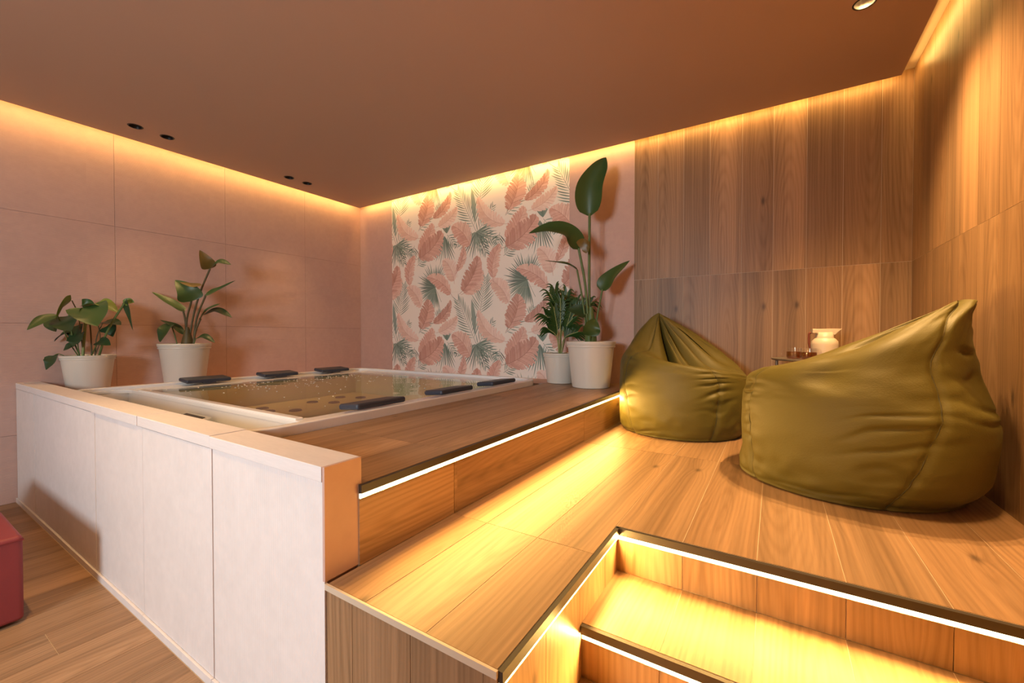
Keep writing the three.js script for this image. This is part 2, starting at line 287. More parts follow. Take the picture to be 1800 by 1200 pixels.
// recessed spot lamps
const DNAMES = ['black-ringed downlight nearest the left edge of the picture', 'black-ringed downlight second from the left edge of the picture', 'black-ringed downlight of the far left pair, the one nearer the viewer', 'black-ringed downlight closest to the back left corner', 'silver downlight above the large bean bag, the only one seen at the top edge', 'silver downlight next to the one above the large bean bag, above the frame', 'silver downlight above the stair, farther from the viewer', 'silver downlight above the stair, nearest the viewer', 'silver downlight above the floor in front of the parapet, left one of its pair', 'silver downlight above the floor in front of the parapet, right one of its pair'];
DOWN.forEach(([x, z, on], i) => {
  const t = thing('ceiling_downlight', DNAMES[i], 'downlight', [x, SLAB, z], 0, 'ceiling downlights');
  const black = std(lin(0.012, 0.011, 0.012), { roughness: 0.35 }), chrome = std(lin(0.75, 0.72, 0.66), { roughness: 0.22, metalness: 1 });
  const ring = new THREE.LatheGeometry([[0.0435, 0.006], [0.0425, -0.001], [0.045, -0.003], [0.051, -0.002], [0.052, 0.0]].map(([a, b]) => new THREE.Vector2(a, b)), 40);
  mesh('ring', ring, black, t);
  mesh('baffle', new THREE.LatheGeometry([[0.0425, 0], [0.041, 0.02], [0.034, 0.045], [0.026, 0.06]].map(([a, b]) => new THREE.Vector2(a, b)), 32), on ? chrome : black, t);
  mesh('lamp_face', cyl(0.026, 0.026, 0.004, 24), glow(LAMP, on ? 2.2 : 1.2), t, [0, 0.061, 0]);
  const s = new THREE.SpotLight(LAMP, on ? SPOT_POWER * [0, 0, 0, 0, 1, 1, 0.5, 0.5, 0.45, 0.45][i] : LEFT_POWER, 0, on ? 0.86 : 0.55, on ? 0.55 : 0.9, 2); s.position.set(0, 0.054, 0); s.target.position.set(0, -3, 0); s.castShadow = true; s.shadow.radius = 1.2; t.add(s); t.add(s.target);
});

// ================================================================ PLATFORM, STAIR, DECK
const COLS = [XD, -0.905, -0.690, -0.487, -0.258, -0.041, 0.178, 0.395, 0.611, XR];
{
  const p = thing('raised_platform', 'raised wood plank platform under the bean bags', 'platform', [0, 0, 0], 0, null, 'structure');
  mesh('platform_base', mergeGeometries([box(XD, XS - 0.004, 0, PLAT - 0.0012, ZS - 0.001, ZP - 0.002), box(XD, XR, 0, PLAT - 0.0012, ZB, ZS - 0.004)]), floorGrout, p);
  for (let i = 0; i < 9; i++) {
    const a = COLS[i], b = COLS[i + 1], zf = b < -0.48 ? ZP - 0.004 : ZS - 0.004, cuts = [ZB, -2.57, ...(zf > -1.2 ? [-1.27] : []), zf];
    const bb = (b > -0.48 && b < -0.46) ? XS : b;
    for (let k = 0; k < cuts.length - 1; k++) {
      const x1 = (i === 2 && k === cuts.length - 2) ? XS - 0.003 : b;
      plank(p, 'up', x1 - a, cuts[k + 1] - cuts[k], 0.008, [(a + x1) / 2, PLAT - 0.004, (cuts[k] + cuts[k + 1]) / 2]);
    }
  }
  for (let x = XD, k = 0; x < XS - 0.02; k++) { const x1 = Math.min(x + (k ? PW : 0.11), XS); plank(p, 'south', x1 - x, 0.582, 0.008, [(x + x1) / 2, 0.291, ZP - 0.004]); x = x1; }   // front face
  for (let z = ZP - 0.004; z > ZS + 0.01;) { const z1 = Math.max(z - PW, ZS); plank(p, 'east', z - z1, 0.555, 0.008, [XS - 0.004, 0.2775, (z + z1) / 2]); z = z1; }                        // stair side
  const t = thing('trim_1', 'pale edging strip along the front of the platform', 'trim', [0, 0, 0], 0, null, 'structure');
  mesh('edging', box(XD - 0.004, XS, 0.584, 0.601, ZP - 0.003, ZP + 0.004), std(lin(0.55, 0.45, 0.34), { roughness: 0.5 }), t);
}
{
  const s = thing('stair', 'lit wood plank stair descending at the lower right', 'stairs', [0, 0, 0], 0, null, 'structure');
  const T = [[0.438, ZS, -1.166], [0.276, -1.166, -0.832], [0.114, -0.832, -0.498]];
  T.forEach(([y, z0, z1], k) => {
    mesh('step_base', box(XS, XR, 0, y - 0.0012, z0, z1 - 0.004), floorGrout, s);
    for (let i = 2; i < 9; i++) { const a = i === 2 ? XS : COLS[i], b = COLS[i + 1]; if (b - a < 0.012) continue; plank(s, 'up', b - a, z1 - z0 - 0.003, 0.008, [(a + b) / 2, y - 0.004, (z0 + z1) / 2 - 0.0015], undefined, 'tread_plank'); }
    const yb = k ? 0 : 0;
    const low = k < 2 ? T[k + 1][0] : 0;
    for (let i = 2; i < 9; i++) { const a = i === 2 ? XS : COLS[i], b = COLS[i + 1]; if (b - a < 0.012) continue; plank(s, 'south', b - a, y - 0.045 - low, 0.008, [(a + b) / 2, (y - 0.045 + low) / 2, z1 - 0.004], undefined, 'riser_plank'); }
  });
  for (let i = 2; i < 9; i++) { const a = i === 2 ? XS : COLS[i], b = COLS[i + 1]; if (b - a < 0.012) continue; plank(s, 'south', b - a, PLAT - 0.045 - 0.438, 0.008, [(a + b) / 2, (PLAT - 0.045 + 0.438) / 2, ZS - 0.004], undefined, 'riser_plank'); }
}
// deck around the tub
{
  const d = thing('tub_deck', 'upper wood plank deck beside the hot tub', 'deck', [0, 0, 0], 0, null, 'structure');
  mesh('deck_base', mergeGeometries([box(-1.845, XD - 0.004, 0.3, DECK - 0.0012, ZB, -0.826), box(-4.9, -1.845, 0.3, DECK - 0.008, ZB, -3.475)]), floorGrout, d);
  mesh('side_ledge', metreBox(-5.02, -4.435, 0.3, DECK, -3.475, -0.826), ledgePink, d);
  mesh('rear_ledge', metreBox(-4.9, -1.845, DECK - 0.008, DECK, ZB, -3.475), ledgePink, d);
  const xs = [-1.845, -1.71, -1.496, -1.28, XD - 0.002], zs = [ZB, -2.60, -1.27, -0.826];
  for (let i = 0; i < 4; i++) for (let k = 0; k < 3; k++) plank(d, 'up', xs[i + 1] - xs[i], zs[k + 1] - zs[k], 0.008, [(xs[i] + xs[i + 1]) / 2, DECK - 0.004, (zs[k] + zs[k + 1]) / 2]);
  for (let k = 0; k < 3; k++) plank(d, 'eastLong', 0.202, zs[k + 1] - zs[k], 0.008, [XD - 0.004, PLAT + 0.101, (zs[k] + zs[k + 1]) / 2], undefined, 'riser_plank');
}
// LED nosing profiles: dark cover bar, glowing diffuser under it, thin lower lip
const bronze = std(lin(0.030, 0.020, 0.012), { roughness: 0.5 });
function nosing(x0, z0, x1, z1, y, ry, label, k = 1) {     // runs along local x, faces local +z
  const L = Math.hypot(x1 - x0, z1 - z0), t = thing('led_step_strip', label, 'light strip', [(x0 + x1) / 2, y, (z0 + z1) / 2], ry, 'light strips along the step edges');
  mesh('cover_bar', box(-L / 2, L / 2, -0.026, -0.001, -0.003, 0.011), bronze, t);
  mesh('channel', box(-L / 2, L / 2, -0.044, -0.026, -0.003, 0.0), alu, t);
  mesh('diffuser', box(-L / 2, L / 2, -0.041, -0.029, 0.0, 0.0012), glow(lin(1, 0.80, 0.42), 6), t);
  mesh('lip', box(-L / 2, L / 2, -0.0445, -0.0425, 0.0, 0.0042), alu, t);
  const l = new THREE.RectAreaLight(WARM, STEP_POWER * k, L - 0.004, 0.005); l.position.set(0, -0.035, 0.0020); l.rotation.order = 'YXZ'; l.rotation.set(-0.25, Math.PI, 0); t.add(l);
}
nosing(XD, -0.826, XD, ZB + 0.002, DECK, Math.PI / 2, 'amber LED nosing along the edge of the tub deck');
nosing(XS, ZS, XR, ZS, PLAT, 0, 'amber LED nosing along the platform edge above the top stair tread');
nosing(XS, ZS, XS, ZP - 0.004, PLAT, Math.PI / 2, 'amber LED nosing along the platform edge on the left of the stair');
nosing(XS + 0.002, -1.166, XR, -1.166, 0.438, 0, 'amber LED nosing along the front of the upper stair tread');
nosing(XS + 0.002, -0.832, XR, -0.832, 0.276, 0, 'amber LED nosing along the front of the middle stair tread');

// ================================================================ PARAPET
{
  const p = thing('parapet', 'low pink tiled parapet wall in front of the hot tub', 'parapet', [0, 0, 0], 0, null, 'structure');
  mesh('core', mergeGeometries([box(-5.0, -1.078, 0, PLAT - 0.03, -0.826, ZP - 0.007), box(-5.0, -1.078, PLAT - 0.03, 0.885, -0.826, ZP - 0.007)]), pinkGrout, p);
  const xs = [-5.0, -4.44, -3.765, -3.09, -2.42, -1.747, -1.072], dz = [0.001, 0, 0.0015, 0, 0.001, 0];
  for (let i = 0; i < 6; i++) { const g0 = (i === 3 || i === 5) ? 0.0050 : 0.0040; mesh('panel', metreBox(xs[i] + g0, xs[i + 1] - 0.001, 0.036, 0.8835, ZP - 0.008, ZP + dz[i]), paleV, p); }
  mesh('end_panel', metreBox(-1.078, -1.068, PLAT + 0.004, 0.929, -0.838, ZP + 0.002), ledgePink, p);
  mesh('back_panel', metreBox(-1.85, -1.078, DECK, 0.8845, -0.834, -0.826), pinkPlain, p);
  const cs = [-5.0, -4.36, -3.13, -2.47, -1.757, -1.0775], cy = [0, 0, 0.003, 0.002, 0], cz = [0, 0.001, 0.006, 0.002, 0.004];
  for (let i = 0; i < 5; i++) { const g = new RoundedBoxGeometry(cs[i + 1] - cs[i] - 0.003, 0.044 + cy[i], 0.128, 1, 0.002); mesh('cap_tile', g, pinkPlain, p, [(cs[i] + cs[i + 1]) / 2, 0.8855 + (0.044 + cy[i]) / 2, -0.7775 + cz[i] * 0.6]); }
  const b = thing('baseboard_front', 'narrow pink tile skirting at the foot of the parapet', 'baseboard', [0, 0, 0], 0, null, 'structure');
  for (let i = 0; i < 6; i++) mesh('skirting_tile', metreBox(xs[i] + 0.001, xs[i + 1] - 0.001, 0.0, 0.033, ZP - 0.006, ZP + 0.010), pinkPlain, b);
}

// ================================================================ HOT TUB
function rrect(x0, x1, z0, z1, r, path = new THREE.Shape()) {
  const a = [x0, x1], [y0, y1] = [-z1, -z0];
  path.moveTo(x0 + r, y0); path.lineTo(x1 - r, y0); path.absarc(x1 - r, y0 + r, r, -Math.PI / 2, 0); path.lineTo(x1, y1 - r); path.absarc(x1 - r, y1 - r, r, 0, Math.PI / 2);
  path.lineTo(x0 + r, y1); path.absarc(x0 + r, y1 - r, r, Math.PI / 2, Math.PI); path.lineTo(x0, y0 + r); path.absarc(x0 + r, y0 + r, r, Math.PI, Math.PI * 1.5); return path;
}
const acrylic = std(lin(0.78, 0.78, 0.77), { roughness: 0.22, clearcoat: 0.3 });
const basinMat = std(lin(0.60, 0.52, 0.24), { roughness: 0.5 });
const X0 = -4.43, X1 = -1.85, Z0 = -3.47, Z1 = -0.842, BX0 = -4.16, BX1 = -2.06, BZ0 = -3.19, BZ1 = -1.265;
{
  const t = thing('hot_tub', 'white built-in hot tub with raised rim and overflow trough', 'hot tub', [0, 0, 0]);
  const rim = rrect(X0, X1, Z0, Z1, 0.2); rim.holes.push(rrect(X0 + 0.045, X1 - 0.045, Z0 + 0.045, Z1 - 0.045, 0.17, new THREE.Path()));
  const rg = new THREE.ExtrudeGeometry(rim, { depth: 0.041, bevelEnabled: true, bevelThickness: 0.008, bevelSize: 0.008, bevelSegments: 4, bevelOffset: -0.008, curveSegments: 16 }); rg.rotateX(-Math.PI / 2);
  mesh('rim', rg, acrylic, t, [0, DECK - 0.002, 0]);
  const plate = rrect(X0 + 0.04, X1 - 0.04, Z0 + 0.04, Z1 - 0.04, 0.17); plate.holes.push(rrect(BX0, BX1, BZ0, BZ1, 0.05, new THREE.Path())); plate.holes.push(rrect(X0 + 0.06, X1 - 0.06, -1.205, Z1 - 0.06, 0.10, new THREE.Path()));
  const pg = new THREE.ExtrudeGeometry(plate, { depth: 0.02, bevelEnabled: true, bevelThickness: 0.004, bevelSize: 0.004, bevelSegments: 2, bevelOffset: -0.004, curveSegments: 12 }); pg.rotateX(-Math.PI / 2);
  mesh('ledge', pg, acrylic, t, [0, 0.846, 0]);
  mesh('weir', new RoundedBoxGeometry(BX1 - BX0 + 0.02, 0.16, 0.05, 3, 0.01), acrylic, t, [(BX0 + BX1) / 2, 0.800, -1.234]);
  mesh('trough', mergeGeometries([box(X0 + 0.05, X1 - 0.05, 0.715, 0.73, -1.21, Z1 - 0.05), box(X0 + 0.05, X0 + 0.06, 0.73, 0.85, -1.21, Z1 - 0.05), box(X1 - 0.06, X1 - 0.05, 0.73, 0.85, -1.21, Z1 - 0.05), box(X0 + 0.05, X1 - 0.05, 0.73, 0.85, Z1 - 0.06, Z1 - 0.05), box(X0 + 0.05, BX0, 0.73, 0.85, -1.22, -1.21), box(BX1, X1 - 0.05, 0.73, 0.85, -1.22, -1.21)]), acrylic, t);
  const b = [box(BX0 - 0.02, BX1 + 0.02, 0.32, 0.34, BZ0 - 0.02, BZ1 + 0.02), box(BX0 - 0.02, BX0, 0.34, 0.85, BZ0, BZ1), box(BX1, BX1 + 0.02, 0.34, 0.85, BZ0, BZ1), box(BX0, BX1, 0.34, 0.85, BZ0 - 0.02, BZ0), box(BX0, BX1, 0.34, 0.85, BZ1, BZ1 + 0.008)];
  mesh('basin', mergeGeometries(b), basinMat, t, undefined, 'olive-tinted basin under the water');
  mesh('bench', new RoundedBoxGeometry(0.75, 0.30, BZ1 - BZ0 - 0.02, 2, 0.04), basinMat, t, [BX0 + 0.36, 0.49, (BZ0 + BZ1) / 2]);
  mesh('bench', new RoundedBoxGeometry(0.60, 0.30, BZ1 - BZ0 - 0.02, 2, 0.04), basinMat, t, [BX1 - 0.29, 0.49, (BZ0 + BZ1) / 2]);
  const jetMat = std(lin(0.05, 0.035, 0.02), { roughness: 0.5 });
  const jet = new THREE.LatheGeometry([[0, 0.004], [0.026, 0.004], [0.034, 0.012], [0.048, 0.011], [0.054, 0]].map(([a, c]) => new THREE.Vector2(a, c)), 20);
  for (const [x, z] of [[-3.9, -1.55], [-3.75, -1.62], [-3.62, -1.50], [-3.70, -1.95], [-3.55, -2.1], [-3.9, -2.0], [-3.85, -2.45], [-3.65, -2.55], [-3.9, -2.8], [-3.7, -2.9], [-3.55, -1.75], [-2.55, -1.9], [-2.45, -2.5], [-2.5, -2.9]]) mesh('jet', jet, jetMat, t, [x, 0.640, z]);
  const sk = mesh('skimmer', new RoundedBoxGeometry(0.34, 0.03, 0.12, 2, 0.008), std(lin(0.5, 0.52, 0.54), { roughness: 0.4 }), t, [-3.05, 0.775, -1.13], 'grey skimmer plate in the overflow trough'); sk.rotation.x = 0.3;
  mesh('skimmer_slot', box(-0.13, 0.13, 0.012, 0.018, -0.04, 0.0), std(lin(0.05, 0.05, 0.05), { roughness: 0.5 }), sk);
}
const rip = dataTex(256, 256, (i, j) => { let v = 0; for (let k = 0; k < 5; k++) { const a = k * 1.3 + 0.4, f = 2 + k * 2; v += Math.sin((Math.round(Math.cos(a) * f) * i + Math.round(Math.sin(a) * f) * j) / 256 * Math.PI * 2 + k) / (1 + k * 0.4); } const w = 128 + 34 * v; return [w, w, w]; }, false);
{
  const g = new THREE.PlaneGeometry(BX1 - BX0 - 0.004, BZ1 - BZ0 - 0.004); g.rotateX(-Math.PI / 2);
  const m = new THREE.MeshPhysicalMaterial({ color: lin(0.92, 0.93, 0.84), transmission: 1, thickness: 0, ior: 1.33, roughness: 0.03, bumpMap: rip, bumpScale: 0.004 });
  const w = mesh('tub_water', g, m, scene, [(BX0 + BX1) / 2, 0.8685, (BZ0 + BZ1) / 2]);
  tag(w, 'rippled greenish water filling the hot tub', 'water', null, 'stuff');
  // foam and bubbles on the surface
  const sp = new THREE.SphereGeometry(0.007, 6, 4), n = 230, im = new THREE.InstancedMesh(sp, std(lin(0.8, 0.78, 0.7), { roughness: 0.3 }), n), M = new THREE.Matrix4();
  for (let k = 0; k < n; k++) { const f = k < 150, x = f ? -3.95 + 0.9 * rnd() * rnd() : -4.1 + 1.9 * rnd(), z = f ? -1.7 - 1.3 * rnd() : -1.3 - 1.8 * rnd(), s = 0.25 + 0.75 * rnd(); M.makeScale(s, s * 0.5, s); M.setPosition(x, 0.8695, z); im.setMatrixAt(k, M); }
  im.name = 'bubbles'; tag(im, 'small air bubbles floating on the tub water', 'bubbles', null, 'stuff'); scene.add(im);
}
{
  const padMat = std(lin(0.035, 0.042, 0.062), { roughness: 0.45 });
  const pads = [[-1.965, -1.63, -1, 'dark headrest pad on the right tub rim nearest the parapet'], [-1.965, -2.30, -1, 'middle dark headrest pad on the right tub rim'], [-1.965, -2.90, -1, 'farthest dark headrest pad on the right tub rim'], [-4.30, -1.72, 1, 'dark headrest pad on the left tub rim in front of the paddle-leaf plant'], [-4.30, -2.36, 1, 'middle dark headrest pad on the left tub rim'], [-4.30, -2.98, 1, 'farthest dark headrest pad on the left tub rim']];
  const g = new RoundedBoxGeometry(0.165, 0.034, 0.35, 5, 0.014);
  for (const [x, z, s, lb] of pads) {
    const t = thing('headrest_pad', lb, 'headrest', [x, 0.897, z], 0, 'headrest pads on the tub rim');
    const m = mesh('cushion', g, padMat, t, [0, 0.0125, 0]); m.rotation.z = -s * 0.09;
    const b = mesh('strap', box(-0.03, 0.03, -0.010, 0.0, -0.05, 0.05), padMat, t, [s * 0.05, -0.004, 0]); b.rotation.z = -s * 0.09;
  }
}

// ================================================================ BEAN BAGS
const leatherBump = dataTex(256, 256, (i, j) => { const v = 255 * (0.5 * vnoise(i / 3, j / 3, 401) + 0.5 * vnoise(i / 7, j / 7, 409)); return [v, v, v]; }, false); leatherBump.repeat.set(16, 8);
const olive = std(lin(0.098, 0.079, 0.013), { roughness: 0.56, specularIntensity: 0.7, bumpMap: leatherBump, bumpScale: 0.0004, sheen: 0.3, sheenRoughness: 0.5, sheenColor: lin(0.3, 0.28, 0.12) });
const oliveSeam = std(lin(0.06, 0.05, 0.012), { roughness: 0.7 });
function cr(a, b, c, d, t) { return 0.5 * (2 * b + (c - a) * t + (2 * a - 5 * b + 4 * c - d) * t * t + (3 * b - a - 3 * c + d) * t * t * t); }
function beanBag(cfg) {
  const t = thing('bean_bag', cfg.label, 'bean bag', cfg.at, cfg.turn, 'bean bags');
  const lv = cfg.levels, n = lv.length, K = 8;
  const val = (arr, f) => { const u = ((f / (2 * Math.PI)) * K % K + K) % K, i = Math.floor(u), k = u - i; return cr(arr[(i + K - 1) % K], arr[i], arr[(i + 1) % K], arr[(i + 2) % K], k); };
  const full = (v) => Array.isArray(v) ? v : Array(K).fill(v);
  const L = lv.map(([h, r, cx = 0, cz = 0]) => ({ h: full(h), r: full(r), cx, cz }));
  const seams = cfg.seams;
  const raw = (f, s) => {                                     // s in 0..n-1
    const i = Math.min(n - 2, Math.floor(s)), k = s - i, q = (j) => L[Math.max(0, Math.min(n - 1, j))];
    const g = (fn) => cr(fn(q(i - 1)), fn(q(i)), fn(q(i + 1)), fn(q(i + 2)), k);
    return [Math.max(0, g((l) => val(l.r, f))), Math.max(0, g((l) => val(l.h, f))), g((l) => l.cx), g((l) => l.cz)];
  };
  const seamPhi = (sm, s) => { const u = s / (n - 1) * (sm.length - 1), i = Math.min(sm.length - 2, Math.floor(u)); return sm[i] + (sm[i + 1] - sm[i]) * (u - i); };
  const point = (f, s) => {
    let [r, h, cx, cz] = raw(f, s), d = 0; const top = Math.min(1, Math.max(0, (s - 6.6) / 1.6)), low = Math.exp(-Math.pow((s - 2.6) / 0.8, 2));
    for (const sm of seams) { let df = f - seamPhi(sm, s); df = Math.atan2(Math.sin(df), Math.cos(df)); const a = Math.abs(df) * (r + 0.05); d -= 0.010 * Math.exp(-Math.pow(a / 0.016, 2)); d += 0.010 * (vnoise(s * 3.4 + sm[0] * 5, Math.sign(df) * 3 + sm[0], 511) - 0.5) * Math.exp(-Math.pow((a - 0.06) / 0.055, 2)) * (1 - 0.7 * top); }
    for (const [fo, width, depth, s0, s1] of cfg.folds) { let df = f - fo; df = Math.atan2(Math.sin(df), Math.cos(df)); const e = Math.max(0, Math.min(1, (s - s0) / 0.7)) * Math.max(0, Math.min(1, (s1 - s) / 0.7)); d -= depth * e * Math.exp(-Math.pow(df / width, 2)); }
    for (const [fo, so, wf, ws, depth] of cfg.dents || []) { let df = f - fo; df = Math.atan2(Math.sin(df), Math.cos(df)); d -= depth * Math.exp(-Math.pow(df / wf, 2) - Math.pow((s - so) / ws, 2)); }
    for (const [fo, wf, s0, s1, freq, amp, tilt] of cfg.wrinkles || []) { let df = f - fo; df = Math.atan2(Math.sin(df), Math.cos(df)); const e = Math.max(0, Math.min(1, (s - s0) / 0.5)) * Math.max(0, Math.min(1, (s1 - s) / 0.5)); const ph = (s + tilt * df + 0.5 * vnoise(s * 1.7, f * 3, 777)) * freq; d -= amp * e * Math.exp(-Math.pow(df / wf, 2)) * Math.pow(0.5 + 0.5 * Math.sin(ph), 3) * (0.5 + vnoise(s * 2.3, f * 1.1, 779)); }
    d += 0.012 * (fbm(f * 1.9 + 7, s * 0.9, cfg.seed) - 0.5) + low * 0.010 * (vnoise(f * 9, s * 2, cfg.seed + 3) - 0.5) + top * 0.03 * (fbm(Math.cos(f) * 2 + 5, Math.sin(f) * 2 + s * 0.4, cfg.seed + 7) - 0.5);
    const rr = Math.max(0, r + d * Math.min(1, r / 0.08) * (s < 0.8 ? 0 : 1));
    const y = h + (s > 7 ? d * 0.5 : 0);
    return V(cx + rr * Math.cos(f), Math.max(s < 1.01 ? 0 : 0.0, y), -(cz + rr * Math.sin(f)) * -1);
  };
  const NU = 260, NV = 150, pos = [], uv = [], idx = [];
  for (let j = 0; j <= NV; j++) for (let i = 0; i <= NU; i++) { const p = point(i / NU * 2 * Math.PI, j / NV * (n - 1)); pos.push(p.x, p.y, p.z); uv.push(i / NU, j / NV); }
  for (let j = 0; j < NV; j++) for (let i = 0; i < NU; i++) { const a = j * (NU + 1) + i, b = a + 1, c = a + NU + 1, d = c + 1; idx.push(a, c, b, b, c, d); }
  const g = new THREE.BufferGeometry(); g.setAttribute('position', new THREE.Float32BufferAttribute(pos, 3)); g.setAttribute('uv', new THREE.Float32BufferAttribute(uv, 2)); g.setIndex(idx); g.computeVertexNormals();
  const nn = g.attributes.normal;                             // close the normals across the join
  for (let j = 0; j <= NV; j++) { const a = j * (NU + 1), b = a + NU, v = V(nn.getX(a) + nn.getX(b), nn.getY(a) + nn.getY(b), nn.getZ(a) + nn.getZ(b)).normalize(); nn.setXYZ(a, v.x, v.y, v.z); nn.setXYZ(b, v.x, v.y, v.z); }
  mesh('cover', g, olive, t);
  for (const sm of seams) { const pts = []; for (let k = 0; k <= 90; k++) { const s = 1.6 + (n - 1 - 1.9) * k / 90, f = seamPhi(sm, s), p = point(f, s); pts.push(p); } mesh('seam', new THREE.TubeGeometry(new THREE.CatmullRomCurve3(pts), 160, 0.0024, 5), oliveSeam, t); }
  return t;
}
const RAD = Math.PI / 180;
// angles: 0 right, 90 front (towards +z local), 180 left, 270 back
beanBag({
  label: 'olive bean bag with a dented top, standing next to the white pots', at: [-0.60, PLAT, -3.33], turn: 10.7 * RAD, seed: 611,
  levels: [[0, 0.0], [0, 0.36], [0.025, 0.42], [0.12, [0.46, 0.455, 0.45, 0.445, 0.435, 0.44, 0.45, 0.455]], [0.26, [0.465, 0.465, 0.46, 0.45, 0.435, 0.44, 0.45, 0.46]], [0.38, [0.455, 0.455, 0.45, 0.445, 0.435, 0.44, 0.45, 0.455]],
    [[0.40, 0.43, 0.46, 0.50, 0.52, 0.55, 0.55, 0.47], [0.445, 0.445, 0.435, 0.435, 0.425, 0.42, 0.42, 0.435]],
    [[0.44, 0.465, 0.51, 0.565, 0.62, 0.68, 0.70, 0.58], [0.415, 0.405, 0.385, 0.38, 0.37, 0.34, 0.33, 0.39]],
    [[0.53, 0.485, 0.49, 0.60, 0.735, 0.79, 0.80, 0.70], [0.29, 0.26, 0.23, 0.24, 0.25, 0.22, 0.20, 0.26], -0.05, -0.06],
    [[0.75, 0.70, 0.69, 0.77, 0.83, 0.84, 0.84, 0.80], [0.14, 0.12, 0.10, 0.10, 0.10, 0.09, 0.09, 0.13], -0.12, -0.13],
    [0.875, 0.0, -0.155, -0.14]],
  seams: [[135 * RAD, 138 * RAD, 150 * RAD, 140 * RAD, 128 * RAD], [62 * RAD, 62 * RAD, 58 * RAD, 66 * RAD, 75 * RAD], [200 * RAD, 200 * RAD, 200 * RAD, 200 * RAD], [330 * RAD, 330 * RAD, 330 * RAD, 330 * RAD], [265 * RAD, 265 * RAD]],
  folds: [[92 * RAD, 0.16, 0.09, 7.0, 10.4], [50 * RAD, 0.14, 0.06, 6.9, 9.9], [22 * RAD, 0.12, 0.05, 6.9, 9.7], [150 * RAD, 0.25, 0.02, 7.2, 10], [350 * RAD, 0.2, 0.03, 7, 10]],
  dents: [[95 * RAD, 5.2, 0.5, 1.0, 0.008]],
  wrinkles: [[62 * RAD, 0.20, 3.0, 6.5, 10, 0.012, 0.8], [120 * RAD, 0.2, 1.7, 3.2, 8, 0.010, 0.8], [140 * RAD, 0.15, 3.5, 6.5, 9, 0.006, 0]],
});
beanBag({
  label: 'large olive bean bag in the foreground against the right plank wall', at: [0.278, PLAT, -2.60], turn: -6.5 * RAD, seed: 733,
  levels: [[0, 0.0], [0, 0.38], [0.025, 0.435], [0.12, [0.475, 0.525, 0.468, 0.44, 0.42, 0.42, 0.43, 0.44]], [0.26, [0.485, 0.555, 0.478, 0.45, 0.425, 0.43, 0.44, 0.45]], [0.38, [0.48, 0.55, 0.472, 0.445, 0.42, 0.43, 0.44, 0.45]],
    [[0.52, 0.48, 0.46, 0.45, 0.43, 0.44, 0.48, 0.54], [0.46, 0.50, 0.46, 0.435, 0.405, 0.41, 0.42, 0.445]],
    [[0.68, 0.61, 0.55, 0.53, 0.505, 0.51, 0.56, 0.67], [0.43, 0.45, 0.42, 0.40, 0.37, 0.37, 0.38, 0.40]],
    [[0.79, 0.76, 0.69, 0.62, 0.57, 0.56, 0.62, 0.74], [0.27, 0.31, 0.29, 0.30, 0.31, 0.28, 0.25, 0.26], 0.15, 0.02],
    [[0.83, 0.835, 0.81, 0.77, 0.735, 0.72, 0.75, 0.81], [0.115, 0.12, 0.12, 0.13, 0.14, 0.12, 0.10, 0.11], 0.325, 0.05],
    [0.845, 0.0, 0.385, 0.06]],
  seams: [[132 * RAD, 142 * RAD, 146 * RAD, 138 * RAD, 112 * RAD], [72 * RAD, 68 * RAD, 56 * RAD, 50 * RAD, 70 * RAD], [215 * RAD, 215 * RAD], [300 * RAD, 300 * RAD], [0, 0]],
  folds: [[110 * RAD, 0.16, 0.035, 7.4, 10], [150 * RAD, 0.2, 0.025, 7.2, 10], [215 * RAD, 0.3, 0.05, 7, 10], [60 * RAD, 0.2, 0.015, 7.6, 10]],
  dents: [[96 * RAD, 6.7, 0.22, 0.55, 0.035], [80 * RAD, 7.6, 0.25, 0.4, -0.018], [130 * RAD, 7.3, 0.35, 0.35, -0.012], [28 * RAD, 6.0, 0.18, 0.6, 0.02]],
  wrinkles: [[72 * RAD, 0.22, 2.6, 5.6, 11, 0.010, 0.6], [30 * RAD, 0.25, 4.6, 7.4, 9, 0.016, -1.0], [150 * RAD, 0.16, 3.0, 6.8, 12, 0.007, 0.3], [90 * RAD, 0.5, 1.6, 2.8, 8, 0.008, 0.2]],
});

